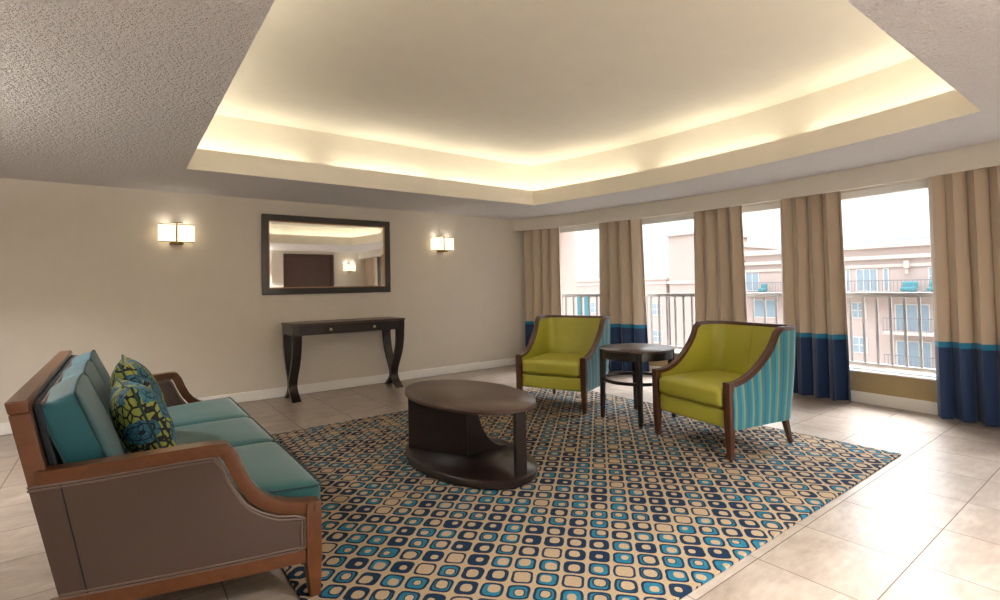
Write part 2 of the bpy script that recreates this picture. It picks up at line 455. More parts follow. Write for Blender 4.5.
mb.box((a0-.05, b0-.05, ZC), (a1+.05, b1+.05, ZC+.05))
mb.box((a0-.05, b0-.05, ZS+.04), (a0, b1+.05, ZC)).ybeam(rx(O), rx(O+.05), b0-.05, b1+.05, ZS+.04, ZC)
mb.box((a0, b0-.05, ZS+.04), (rx(O)(b0), b0, ZC)).box((a0, b1, ZS+.04), (rx(O)(b1), b1+.05, ZC))
struct('ceiling_recess', mb, 'smooth_ceiling', smooth=20)
# valance soffit board along the window wall
struct('trim_2', MB().ybeam(lambda y: 5.775-bow(y), lambda y: 5.81-bow(y), YB, YF, 2.147, ZS, 40), 'valance', smooth=20)
# baseboards
def base(name, pts):
    mb = MB()
    for a, b in pts: mb.box(a, b)
    return struct(name, mb, 'white', bevel=.006)
base('baseboard_front', [((XL, YF-.016, 0), (wx(0)(YF), YF, .112))])
struct('baseboard_right', MB().ybeam(wx(-.016), wx(0), YB, YF-.016, 0, .112, 40), 'white', smooth=20)
base('baseboard_left', [((XL, YB, 0), (XL+.016, YF-.016, .112))])
base('baseboard_back', [((XL+.016, YB, 0), (DX0, YB+.016, .112)), ((DX1, YB, 0), (wx(0)(YB)-.016, YB+.016, .112))])

# ------------------------------------------------------------------ rug
rb = MB().box((0, 0, .0), (3.84, 3.57, .012))
rug = tag(rb.build('area_rug', 'rug', bevel=.003, loc=(.582, 1.23, 0)), 'large beige rug with rows of navy and teal rounded squares', 'rug')
RZ = .012

# ------------------------------------------------------------------ curtains
def curtain(y0, y1, label, seed, fl0=0, fl1=0, x0=5.92, grp='beige and navy window curtains'):
    rnd = random.Random(seed)
    root = thing('window_curtain', label, 'curtain', (x0-bow((y0+y1)/2), (y0+y1)/2, 0), 0, grp)
    ym = (y0+y1)/2
    W = y1-y0; nf = max(3, round(W/.15)); N = nf*14
    ph = [rnd.uniform(-.5, .5) for _ in range(nf+2)]; am = [rnd.uniform(.7, 1.2) for _ in range(nf+2)]
    def pt(u, z, off=0):
        k = u*nf; i = int(k); fr = k-i
        p = ph[i]*(1-fr)+ph[i+1]*fr; a = am[i]*(1-fr)+am[i+1]*fr
        zz = max(0, min(1, (2.2-z)/2.2))
        A = (.054+.008*zz)*a
        x = A*sin(2*pi*k+p*1.2+.35*zz*sin(3*u+seed))+.012*zz*sin(7*u+seed*2)
        y = -W/2+u*W+.018*sin(4*pi*k+p)*.8
        y += -fl0*zz*(1-u)**2+fl1*zz*u**2
        return (x+off-bow(y+ym)+bow(ym), y, z)
    def strip(zs, off=0):
        mb = MB()
        th = .004
        rows = [[pt(i/N, z, off) for i in range(N+1)] for z in zs]
        rows2 = [[(p[0]+th, p[1], p[2]) for p in r] for r in rows]
        mb.grid(rows); mb.grid([r[::-1] for r in rows2])
        # close rims
        for r1, r2 in ((rows[0], rows2[0]), (rows[-1], rows2[-1])): mb.grid([r1, r2])
        for e in (0, -1): mb.grid([[r[e] for r in rows], [r[e] for r in rows2]])
        return mb
    lin = lambda a, b, n: [a+(b-a)*i/n for i in range(n+1)]
    strip(lin(2.325, .69, 14)).build('beige_panel', 'curtain', root, smooth=80)
    strip(lin(.69, .64, 2)).build('turquoise_band', 'curtain_teal', root, smooth=80)
    hem = strip(lin(.64, .015, 8)).build('navy_hem', 'curtain_navy', root, smooth=80)
    return root
curtain(5.79, 6.42, 'narrow beige curtain in the corner by the mirror wall', 1)
curtain(4.48, 5.13, 'beige curtain with navy hem behind the green armchair farther from the camera', 2, .05, .03)
curtain(3.115, 3.73, 'beige curtain behind the armchair nearer the camera, next to the side table', 3, .04, .03)
curtain(2.065, 2.675, 'beige curtain with navy hem at the left edge of the widest window', 4, .03, .02)
curtain(.62, 1.345, 'beige curtain with navy hem cut off by the right edge of the photo', 5, .03, .0)
curtain(-1.42, -.5, 'beige curtain by the back wall, seen only in the mirror', 6)
tr = tag(MB().ybeam(lambda y: 5.895-bow(y), lambda y: 5.945-bow(y), YB+.02, YF-.02, 2.327, ZS-.001, 40).build('curtain_track', 'white', smooth=20), 'white curtain track hidden behind the valance board', 'curtain track')

# ------------------------------------------------------------------ mirror
mx0, mx1, mz0, mz1 = 1.325, 2.930, 1.213, 2.167
root = thing('wall_mirror', 'wide rectangular mirror in a dark frame above the console table', 'mirror', ((mx0+mx1)/2, YF, 1.69))
def ring(ax0, az0, ax1, az1, bx0, bz0, bx1, bz1, ya, yb):
    """frame between outer rect a (depth ya) and inner rect b (depth yb)"""
    A = [(ax0, ya, az0), (ax1, ya, az0), (ax1, ya, az1), (ax0, ya, az1)]; B = [(bx0, yb, bz0), (bx1, yb, bz0), (bx1, yb, bz1), (bx0, yb, bz1)]
    return A, B, [(i, (i+1) % 4, 4+(i+1) % 4, 4+i) for i in range(4)]
def loc(mb, r=root):
    return mb.xform(Matrix.Translation(-Vector(r.location)))
fw = .074
loc(MB().rect_ring(mx0, mz0, mx1, mz1, fw, YF-.035, YF-.001)).build('frame', 'espresso', root, bevel=.004)
i0, i1, k0, k1 = mx0+fw, mx1-fw, mz0+fw, mz1-fw
t_ = .012
mb = MB().rect_ring(i0, k0, i1, k1, t_, YF-.028, YF-.004)
loc(mb).build('bronze_lip', 'bronze', root, bevel=.002)
mb = MB(); bw = .03
A, B, Fq = ring(i0+t_, k0+t_, i1-t_, k1-t_, i0+t_+bw, k0+t_+bw, i1-t_-bw, k1-t_-bw, YF-.0142, YF-.015)
mb.add(A+B, Fq+[(4, 5, 6, 7)])
loc(mb).build('mirror_glass', 'mirror', root, smooth=0)

# ------------------------------------------------------------------ sconces
def sconce(x, y, face, label, watt=.22):
    """face = -1: hangs on the front wall, looks toward -y"""
    r = thing('wall_sconce', label, 'wall lamp', (x, y, 1.888), {-1: 0, 1: pi, 2: pi/2}[face], 'paired shade wall sconces')
    MB().box((-.05, -.014, -.09), (.05, -.001, .09)).build('back_plate', 'brass', r, bevel=.003)
    for sx in (-1, 1):
        a, b = sx*.010, sx*.160
        sh = MB()
        # open-topped fabric box shade, slightly angled
        x0_, x1_ = min(a, b), max(a, b)
        sh.prism([(x0_, -.016, -.088), (x0_, -.115, -.088), (x1_, -.115, -.088), (x1_, -.016, -.088), (x1_-.004, -.016, -.088), (x1_-.004, -.110, -.088), (x0_+.004, -.110, -.088), (x0_+.004, -.016, -.088)], (0, 0, .176))
        s_ = sh.build('lamp_shade', 'shade', r, smooth=0)
        for z in (-.095, .088):
            xo, xn = (x0_, x1_) if sx < 0 else (x1_, x0_); q_ = .007 if sx < 0 else -.007
            MB().prism([(xn, -.119, z), (xo, -.119, z), (xo, -.012, z), (xo+q_, -.012, z), (xo+q_, -.112, z), (xn, -.112, z)], (0, 0, .008)).build('shade_rim', 'brass', s_, bevel=.001)
    MB().box((-.006, -.122, -.1), (.006, -.108, .105)).build('center_bar', 'brass', r, bevel=.001)
    MB().box((-.06, -.125, .103), (.06, -.0, .110)).build('top_bracket', 'brass', r, bevel=.002)
    MB().box((-.06, -.125, -.116), (.06, -.0, -.098)).build('bottom_bracket', 'brass', r, bevel=.002)
    ld = bpy.data.lights.new('sconce_bulb', 'AREA'); ld.shape = 'RECTANGLE'; ld.size = .26; ld.size_y = .07; ld.energy = watt; ld.color = (1, .93, .82)
    lo = bpy.data.objects.new('sconce_bulb', ld); COL.objects.link(lo); lo.parent = r; lo.location = (0, -.065, .09); lo.rotation_euler = (pi, 0, 0)
    return r
sconce(.482, YF, -1, 'glowing two-panel wall sconce on the beige wall left of the mirror')
sconce(3.725, YF, -1, 'glowing two-panel wall sconce between the mirror and the window corner')
sconce(5.27, YB, 1, 'glowing wall sconce on the back wall, seen in the mirror', .8)
sconce(2.1, YB, 1, 'added unseen wall sconce on the back wall, on the other side of the double door', 40)  # extra sconce out of view, added for its uplight on the soffit
sconce(XL, .9, 2, 'added unseen wall sconce on the left wall, beside the camera', 55)  # added out of view to brighten the left soffit
sconce(XL, 3.4, 2, 'added unseen wall sconce on the left wall, behind the sofa', 50)  # likewise added, unseen uplight for the soffit over the sofa

# ------------------------------------------------------------------ console table
cx, cy = 2.217, 6.207
root = thing('console_table', 'dark wood console table with saber legs under the mirror', 'table', (cx, cy, 0))
W2, D2 = .685, .248
MB().box((-W2, -D2, .858), (W2, D2, .882)).build('tabletop', 'espresso_top', root, bevel=.004)
MB().box((-W2+.008, -D2+.026, .745), (W2-.008, D2-.006, .858)).build('apron', 'espresso', root, bevel=.003)
for sx in (-1, 1):
    dr = MB().box((sx*.004 if sx > 0 else -W2+.09, -D2+.008, .75), (W2-.09 if sx > 0 else -.004, -D2+.026, .853)).build('drawer', 'espresso', root, bevel=.003)
    kb = MB().lathe([(.006, 0), (.006, .014), (.016, .018), (.018, .026), (.012, .032), (.003, .034)], n=20)
    kb.xform(Matrix.Translation((sx*.265, -D2+.008, .80)) @ Matrix.Rotation(pi/2, 4, 'X')).build('knob', 'chrome', dr)
    MB().box((sx*(W2-.088), -D2+.006, .745), (sx*(W2-.008), -D2+.026, .858)).build('corner_block', 'espresso', root, bevel=.003)
for sx in (-1, 1):
    for sy in (-1, 1):
        prof = [(.76, .0, .062), (.66, .004, .058), (.57, .020, .054), (.48, .048, .05), (.39, .092, .047), (.31, .142, .045), (.24, .184, .046), (.185, .203, .05), (.15, .203, .05), (.11, .182, .048), (.07, .14, .044), (.03, .088, .04), (.0, .04, .042)]
        outer = [(0, sy*(-D2+.012+p) if sy > 0 else sy*(D2-.012-p), z) for z, p, w in prof]
        # build outline in the y-z plane: outer edge at distance p from the rim, width w inward
        oy = [(sy*(D2-.012-p), z) for z, p, w in prof]; iy = [(sy*(D2-.012-p-w), z) for z, p, w in prof]
        if True:
            xa = sx*(W2-.01); xb = sx*(W2-.105)
            mb = MB(); rows = []
            for (yo, z), (yi, _) in zip(oy, iy): rows.append([(xa, yo, z), (xb, yo, z), (xb, yi, z), (xa, yi, z)])
            mb.grid(rows, closed=True); mb.add(rows[0], [(0, 1, 2, 3)]); mb.add(rows[-1], [(3, 2, 1, 0)])
            # keep the front and back leg of a pair from sharing the same space where they cross
            mb.build('leg', 'espresso', root, smooth=50)

# ------------------------------------------------------------------ coffee table
root = thing('coffee_table', 'dark oval coffee table with curved panels in the middle of the rug', 'table', (1.986, 3.112, RZ))
EA, EB = .375, .63
def oval(z0, z1, a, b, r=.006):
    return MB().lathe([(.985, z0), (1, z0+r), (1, z1-r), (.985, z1)], n=96, sx=a, sy=b)
oval(.455, .487, EA, EB).build('tabletop', 'espresso_top', root, smooth=50)
oval(.006, .058, EA, EB).build('base_slab', 'espresso', root, smooth=50)
oval(0, .008, EA-.03, EB-.03, .001).build('plinth', 'espresso', root, smooth=50)
MB().box((-.03, -EB+.018, .058), (.05, -EB+.052, .455)).build('post', 'espresso', root, bevel=.003)
A_, B_ = Vector((-.272, .385, 0)), Vector((-.050, -.075, 0)); nn = Vector((B_-A_).normalized().yxz); nn = Vector((-(B_-A_).normalized().y, (B_-A_).normalized().x, 0))*.026
MB().hexa([(p.x, p.y, .058) for p in (A_, B_, B_+nn, A_+nn)], [(p.x, p.y, .455) for p in (A_, B_, B_+nn, A_+nn)]).build('long_panel', 'espresso', root, bevel=.003)
arc = [(-.048, -.07, .058), (-.048, -.07, .455), (.02, -.07, .455)]
for i in range(13):
    a = pi/2*i/12
    arc.append((.30-.26*cos(a)+.0, -.07, .455-.385*sin(a)))
arc.append((.30, -.07, .058))
MB().prism(arc, (0, .028, 0)).build('swooping_panel', 'espresso', root, smooth=30, bevel=.002)

# ------------------------------------------------------------------ side table
root = thing('side_table', 'round dark side table between the two green armchairs', 'table', (3.86, 3.085, RZ))
MB().lathe([(.325, .628), (.34, .634), (.34, .645), (.332, .65)], n=72).build('tabletop', 'espresso_top', root, smooth=50)
mb = MB()
n = 72
rows = [[(r*cos(2*pi*i/n), r*sin(2*pi*i/n), z) for i in range(n)] for r, z in ((.322, .628), (.322, .56), (.30, .56), (.30, .628))]
mb.grid(rows+[rows[0]], closed=True).build('apron', 'espresso', root, smooth=50)
for dx, dy in ((-.236, .212), (-.236, -.212), (.236, .212), (.236, -.212)):
    def q(h, z, k=1): return [(dx*k-h, dy*k-h, z), (dx*k+h, dy*k-h, z), (dx*k+h, dy*k+h, z), (dx*k-h, dy*k+h, z)]
    MB().hexa(q(.015, 0, 1.03), q(.024, .635, .98)).build('leg', 'espresso', root, bevel=.003)
mb = MB()
rows = [[(r*cos(2*pi*i/n), r*sin(2*pi*i/n), z) for i in range(n)] for r, z in ((.316, .345), (.316, .372), (.29, .372), (.29, .345))]
mb.grid(rows+[rows[0]], closed=True).build('ring_stretcher', 'espresso', root, smooth=50)

# ------------------------------------------------------------------ armchairs
HB, HA, XT, XF, HW = .885, .52, -.12, .335, .382
def upath(hw, xb, r, n=64, xf=XF):
    """U-shaped plan: right front -> back -> left front ; returns points and outward normals"""
    pts = []
    m = 16
    for i in range(m): pts.append((xf-(xf-(xb+r))*i/m, -hw))
    for i in range(m): a = -pi/2-(pi/2)*i/m; pts.append((xb+r+r*cos(a), -hw+r+r*sin(a)))
    for i in range(m): pts.append((xb, -hw+r+(2*hw-2*r)*i/m))
    for i in range(m): a = pi-(pi/2)*i/m; pts.append((xb+r+r*cos(a), hw-r+r*sin(a)))
    for i in range(m+1): pts.append((xb+r+(xf-(xb+r))*i/m, hw))
    return pts
def ztop(x):
    t = max(0, min(1, (XF-x)/(XF-XT)))
    return HA+(HB-HA)*(.55*(1-sqrt(max(0, 1-t*t)))+.45*t*t)
def sstep(a, b, x):
    t = max(0, min(1, (x-a)/(b-a))); return t*t*(3-2*t)
def normals(p):
    out = []
    for i in range(len(p)):
        a, b = p[max(0, i-1)], p[min(len(p)-1, i+1)]
        tx, ty = b[0]-a[0], b[1]-a[1]; l = sqrt(tx*tx+ty*ty)
        out.append((-ty/l, tx/l))
    # must point outward: at the first point (right side, y<0) outward is -y
    if out[0][1] > 0: out = [(-a, -b) for a, b in out]
    return out
def make_chair(label):
    root = thing('armchair', label, 'armchair', (0, 0, 0), 0, 'lime green armchairs')
    P = upath(HW, -.375, .155); Nn = normals(P)
    # denser x sampling of the steep part of the arms comes from the path itself
    S = [0]
    for a, b in zip(P, P[1:]): S.append(S[-1]+sqrt((a[0]-b[0])**2+(a[1]-b[1])**2))
    def lean(x, y, z):
        k = sstep(.1, -.38, x)*(z-.2)/.68
        return x-.055*k, y*(1+.085*sstep(.25, -.2, x)*(z-.2)/.68)
    def surf(off, z0, pad=0, nz=12, ins=.0):
        rows, uv = [], []
        for j in range(nz+1):
            w = j/nz; r, u = [], []
            for (x, y), (nx, ny), s_ in zip(P, Nn, S):
                zt = ztop(x)-ins; z = z0+(zt-z0)*w
                o = off-pad*sin(pi*w)
                X, Y = lean(x+nx*o, y+ny*o, z); r.append((X, Y, z)); u.append((s_, z))
            rows.append(r); uv.append(u)
        return rows, uv
    ro, uvo = surf(0, .205, -.008, ins=.012); ri, uvi = surf(-.022, .205, ins=.012)
    mb = MB(); mb.grid(ro, uvrows=uvo); mb.grid([r[::-1] for r in ri], uvrows=[u[::-1] for u in uvi])
    mb.grid([ro[0], ri[0]], uvrows=[uvo[0], uvi[0]]); mb.grid([ro[-1], ri[-1]], uvrows=[uvo[-1], uvi[-1]])
    for e in (0, -1): mb.grid([[r[e] for r in ro], [r[e] for r in ri]])
    mb.build('outer_shell', 'stripes', root, smooth=60)
    # inner upholstery: thicker toward the seat at the back
    a_, _ = surf(-.024, .25, ins=.012); rows = []
    for j in range(13):
        w = j/12; r = []
        for (x, y), (nx, ny) in zip(P, Nn):
            zt = ztop(x)-.010; z = .25+(zt-.25)*w
            back = sstep(.0, -.3, x)
            o = -.052-.055*back*(1-w)-.012*sin(pi*w)
            X, Y = lean(x+nx*o, y+ny*o, z); r.append((X, Y, z))
        rows.append(r)
    mb = MB(); mb.grid(rows[::-1]); mb.grid(a_)
    mb.grid([rows[0], a_[0]]); mb.grid([rows[-1], a_[-1]])
    for e in (0, -1): mb.grid([[r[e] for r in rows], [r[e] for r in a_]])
    inn = mb.build('inner_back', 'lime', root, smooth=60)
    # centre seam of the inner back
    sm = [(r[len(P)//2][0]+.001, r[len(P)//2][1], r[len(P)//2][2]) for r in rows[3:]]
    MB().tube(sm, .0022, 6).build('seam', 'lime', inn)
    # show-wood rail along arms and back
    top = []
    for (x, y), (nx, ny) in zip(P, Nn):
        z = ztop(x); X, Y = lean(x-nx*.026, y-ny*.026, z); top.append((X, Y, z))
    # resample finely where it climbs
    dense = []
    for a, b in zip(top, top[1:]):
        for k in range(2): dense.append(tuple(a[i]+(b[i]-a[i])*k/2 for i in range(3)))
    dense.append(top[-1])
    dn = []
    for i in range(len(dense)):
        a, b = dense[max(0, i-1)], dense[min(len(dense)-1, i+1)]
        tx, ty = b[0]-a[0], b[1]-a[1]; l = max(1e-6, sqrt(tx*tx+ty*ty)); dn.append((ty/l, -tx/l, 0))
    w_, h_ = .027, .016
    sec = [(-w_, -h_), (w_, -h_), (w_, h_*.5), (w_*.8, h_), (-w_*.8, h_), (-w_, h_*.5)]
    MB().sweep(dense, sec, side=lambda i: dn[i]).build('arm_rail', 'walnut', root, smooth=35)
    for sy in (-1, 1):
        yc = sy*(HW-.026)
        def q(hx, hy, z, x=XF+.012): return [(x-hx, yc-hy, z), (x+hx, yc-hy, z), (x+hx, yc+hy, z), (x-hx, yc+hy, z)]
        MB().loft([q(.016, .018, 0), q(.024, .027, .2), q(.024, .030, HA+.016)]).build('front_leg', 'walnut', root, bevel=.003)
        y2 = sy*.285
        MB().hexa([(-.385, y2*1.06-.014, 0), (-.357, y2*1.06-.014, 0), (-.357, y2*1.06+.014, 0), (-.385, y2*1.06+.014, 0)],
                  [(-.352, y2-.022, .215), (-.306, y2-.022, .215), (-.306, y2+.022, .215), (-.352, y2+.022, .215)]).build('rear_leg', 'walnut', root, bevel=.003)
    MB().box((-.32, -HW+.075, .205), (XF-.01, HW-.075, .235)).build('seat_base', 'lime', root, bevel=.004)
    MB().cushion((XF-.012, 0, .272), (.05, 2*(HW-.056), .13), .014, (.0, .006), 8).build('front_panel', 'lime', root, smooth=80)
    cu = MB(); cu.cushion((.045, 0, .415), (.66, 2*(HW-.062), .135), .034, (.016, .006), 16)
    cu.build('seat_cushion', 'lime', root, smooth=80)
    return root
c2 = make_chair('lime green armchair with striped back nearer the camera, right of the side table')
c2.location = (3.81, 2.213, RZ); c2.rotation_euler = (0, 0, radians(169))
c1 = copy_tree(c2); c1.location = (3.762, 3.958, RZ); c1.rotation_euler = (0, 0, radians(202.3))
c1['label'] = 'lime green armchair farther from the camera, left of the side table'

# ------------------------------------------------------------------ sofa
OX, OY = .15, 3.36
root = thing('sofa', 'three-seat teal sofa with wooden frame and brown leather sides', 'sofa', (OX, OY, 0))
def yplan(x):
    """half width of the outer arm face at world x"""
    p0, p1, p2 = (.66, 1.225), (.2, 1.135), (-.25, .99)
    best = min((abs((1-t)**2*p0[0]+2*t*(1-t)*p1[0]+t*t*p2[0]-x), t) for t in [i/200 for i in range(201)])[1]
    t = best; return (1-t)**2*p0[1]+2*t*(1-t)*p1[1]+t*t*p2[1]
RAIL = [(-.222, .648), (-.1, .653), (.05, .662), (.18, .670), (.27, .673), (.318, .671), (.340, .638), (.360, .584), (.388, .524), (.426, .47), (.475, .432), (.53, .408), (.59, .397), (.64, .393)]
def railz(x):
    for (a, za), (b, zb) in zip(RAIL, RAIL[1:]):
        if a <= x <= b: return za+(zb-za)*(x-a)/(b-a)
    return RAIL[0][1] if x < RAIL[0][0] else RAIL[-1][1]
def xback(z): return -.165-.20*(z-.18)
for s in (-1, 1):
    W = lambda x, inset=0: s*(yplan(x)-inset)
    def pnt(x, inset, z): return (x-OX, W(x, inset), z)
    # arm rail
    dense = []
    for (a, za), (b, zb) in zip(RAIL, RAIL[1:]):
        for k in range(3): dense.append((a+(b-a)*k/3, za+(zb-za)*k/3))
    dense.append(RAIL[-1])
    path = [pnt(x, .032, z-.022) for x, z in dense]
    hw, hh = .033, .026
    sec = [(-hw, -hh), (hw, -hh), (hw, hh*.45), (hw*.72, hh), (-hw*.72, hh), (-hw, hh*.45)]
    MB().sweep(path, sec, side=(0, 1, 0)).build('arm_rail', 'sofa_wood', root, smooth=35)
    # front leg post
    def q(h1, h2, x, z, i=.032): return [(x-h1-OX, W(.63, i)-h2, z), (x+h1-OX, W(.63, i)-h2, z), (x+h1-OX, W(.63, i)+h2, z), (x-h1-OX, W(.63, i)+h2, z)]
    MB().loft([q(.02, .022, .634, RZ+.0006), q(.03, .033, .628, .165), q(.03, .033, .628, .395)]).build('front_leg', 'sofa_wood', root, bevel=.004)
    y2 = s*.93
    MB().hexa([(-.235-OX, y2-.018, 0), (-.2-OX, y2-.018, 0), (-.2-OX, y2+.018, 0), (-.235-OX, y2+.018, 0)],
              [(-.2-OX, y2-.028, .175), (-.145-OX, y2-.028, .175), (-.145-OX, y2+.028, .175), (-.2-OX, y2+.028, .175)]).build('rear_leg', 'sofa_wood', root, bevel=.003)
    # lower rail
    xs = [.60-i*(.60+.17)/20 for i in range(21)]
    MB().sweep([pnt(x, .03, .187) for x in xs], [(-.03, -.024), (.03, -.024), (.03, .024), (-.03, .024)], side=(0, 1, 0)).build('lower_rail', 'sofa_wood', root, smooth=35)
    # leather side panel, wraps to the back
    NX, NZ = 40, 10
    def pan(inset, e0=.0, bul=0):
        rows = []
        for j in range(NZ+1):
            w = j/NZ; r = []
            for i in range(NX+1):
                t = i/NX
                x_b = xback(.21+w*.42)+.004; x = .606+(x_b-.606)*t
                zt = min(railz(x), railz(min(.66, x+.03)))-.047 if x > .3 else railz(x)-.047
                z = .209+(zt-.209)*w
                b = bul*sin(pi*w)*sin(pi*min(1, t*1.0))
                r.append(pnt(x, inset-b, z))
            rows.append(r)
        return rows
    o_, i_ = pan(.010, bul=.006), pan(.056)
    mb = MB(); mb.grid(o_); mb.grid([r[::-1] for r in i_]); mb.grid([o_[0], i_[0]]); mb.grid([o_[-1], i_[-1]])
    for e in (0, -1): mb.grid([[r[e] for r in o_], [r[e] for r in i_]])
    pn = mb.build('side_panel', 'taupe', root, smooth=60)
    for inset, nm in ((.008, 'outer'), (.058, 'inner')):
        g = pan(inset)
        for d_, rr in ((0, .005), (.013, .004)):
            def sh(p, c):
                return p
            loop = [r[NX-2] for r in g[::-1]][:0]
            if inset < .03:
                top_ = [(x, y, z-.0-d_) for x, y, z in g[-1][2:]]; bot_ = [(x, y, z+d_) for x, y, z in g[0][2:]]
                frt = [(x-.010-d_, y, z) for x, y, z in [r[0] for r in g]]
            else:
                top_ = [(x, y, z-d_) for x, y, z in g[-1][2:]]; bot_ = [(x, y, z+d_) for x, y, z in g[0][2:]]
                frt = [(x-.010-d_, y, z) for x, y, z in [r[0] for r in g]]
            path = bot_[::-1]+frt[1:-1]+top_
            MB().tube(path, rr, 6).build('piping', 'taupe_pipe', pn)
    if s < 0 or True:
        g = pan(.0085, bul=.006)
        MB().tube([r[NX-4] for r in g], .0022, 6).build('corner_seam', 'dark_up', pn)
    # back post, leaning
    yo, yi = s*.988, s*.925
    def qb(x, z, d=.028): return [(x-d-OX, yo, z), (x+d-OX, yo, z), (x+d-OX, yi, z), (x-d-OX, yi, z)]
    MB().hexa(qb(xback(.60)+.028, .60), qb(xback(.852)+.028, .852)).build('back_post', 'sofa_wood', root, bevel=.004)
# back: top rail, leather outside, dark inside
x9 = xback(.885)
MB().hexa([(x9+.006-OX, -.985, .852), (x9+.062-OX, -.985, .852), (x9+.062-OX, .985, .852), (x9+.006-OX, .985, .852)],
          [(x9-.004-OX, -.99, .897), (x9+.056-OX, -.99, .897), (x9+.056-OX, .99, .897), (x9-.004-OX, .99, .897)]).build('top_rail', 'sofa_wood', root, bevel=.006)
def slab(x_off, th, z0, z1, hy):
    return MB().hexa([(xback(z0)+x_off-OX, -hy, z0), (xback(z0)+x_off+th-OX, -hy, z0), (xback(z0)+x_off+th-OX, hy, z0), (xback(z0)+x_off-OX, hy, z0)],
                     [(xback(z1)+x_off-OX, -hy, z1), (xback(z1)+x_off+th-OX, -hy, z1), (xback(z1)+x_off+th-OX, hy, z1), (xback(z1)+x_off-OX, hy, z1)])
slab(.006, .03, .19, .850, .922).build('back_panel', 'taupe', root, bevel=.004)
slab(.055, .022, .24, .872, .915).build('inner_back', 'dark_up', root, bevel=.006)
xi = xback(.868)+.082-OX
for e_, r_ in ((0, .006), (-.016, .005)): MB().tube([(xi+e_, -.9, .867), (xi+e_, .9, .867)], r_, 8).build('back_piping', 'taupe_pipe', root)
# seat deck
mb = MB()
mb.hexa([(-.15-OX, -.93, .18), (.60-OX, -1.13, .18), (.60-OX, 1.13, .18), (-.15-OX, .93, .18)], [(-.17-OX, -.93, .285), (.60-OX, -1.13, .285), (.60-OX, 1.13, .285), (-.17-OX, .93, .285)])
mb.build('seat_deck', 'taupe', root, bevel=.004)
MB().box((.602-OX, -1.15, .165), (.64-OX, 1.15, .212)).build('front_rail', 'sofa_wood', root, bevel=.004)

def rim_path(h, r, z, fn, n=7, ax=(0, 1)):
    """rounded rectangle loop at local height z"""
    out = []
    for (sx, sy, a0_) in ((1, 1, 0), (-1, 1, 90), (-1, -1, 180), (1, -1, 270)):
        for i in range(n):
            a = radians(a0_+90*i/(n-1)); out.append((sx*(h[0]-r)+r*cos(a), sy*(h[1]-r)+r*sin(a), z))
    dense = []
    m = len(out)
    for i in range(m):
        a, b = out[i], out[(i+1) % m]; k = 6 if (Vector(a)-Vector(b)).length > .1 else 1
        for q in range(k): dense.append(tuple(a[j]+(b[j]-a[j])*q/k for j in range(3)))
    return [fn(*p) for p in dense]
# seat cushions: plan is a trapezoid, wider in front
XS0, XS1 = -.10, .685
def ybnd(k, x):
    """cushion boundary k=0..3 at world x"""
    t = (x-XS0)/(XS1-XS0)
    if k in (1, 2): return (-.32 if k == 1 else .33)*(1+.06*t)
    return (-1 if k == 0 else 1)*(.915+(1.150-.915)*t)
for k in range(3):
    SX, SY, SZ = XS1-XS0, 1.0, .15
    def fn(x, y, z, k=k):
        wx = (XS0+XS1)/2+x; f = (y+.5)
        a, b = ybnd(k, wx)+.004, ybnd(k+1, wx)-.004
        cr = .026*max(0, (1-(2*x/SX)**4))*max(0, (1-(2*y)**4))
        return (wx-OX, a+(b-a)*f, .364+z+(cr if z > 0 else 0))
    # corner radii stay even because the cushion is built at its mean width
    mean = (ybnd(k+1, .3)-ybnd(k, .3))
    def fn2(x, y, z, fn=fn, m=mean): return fn(x, y/m, z)
    o = MB(); o.cushion((0, 0, 0), (SX, mean, SZ), .03, (0, 0), 16, fn2)
    cu = o.build('seat_cushion', 'teal_seat', root, smooth=80)
    for zz in (.066, -.05):
        MB().tube(rim_path((SX/2, mean/2), .03, zz, lambda x, y, z, f=fn2: f(x*1.004, y*1.004, z)), .0045, 6, closed=True).build('piping', 'teal_pipe', cu)
# back cushions: lean about 20 degrees
ang = radians(20)
for k, (ya, yb_) in enumerate(((-.895, -.29), (-.285, .315), (.32, .905))):
    SX, SY, SZ = .125, yb_-ya, .45
    def fn(x, y, z, ya=ya, yb_=yb_, SX=SX, SY=SY, SZ=SZ):
        x2 = x+(.022 if x > 0 else .0)*max(0, 1-(2*y/SY)**2)*max(0, 1-(2*z/SZ)**2)
        z2 = z+(.012 if z > 0 else 0)*max(0, 1-(2*y/SY)**2)
        X = x2*cos(ang)-z2*sin(ang); Z = x2*sin(ang)+z2*cos(ang)
        return (X-.108-OX, (ya+yb_)/2+y, Z+.662)
    o = MB(); o.cushion((0, 0, 0), (SX, SY, SZ), .02, (0, 0), 14, fn)
    cu = o.build('back_cushion', 'teal_back', root, smooth=80)
    for xx in (.056, -.056):
        loop = rim_path((SY/2, SZ/2), .02, xx, lambda a, b, c, f=fn: f(c, a*1.004, b*1.004))
        MB().tube(loop, .0045, 6, closed=True).build('piping', 'teal_pipe', cu)

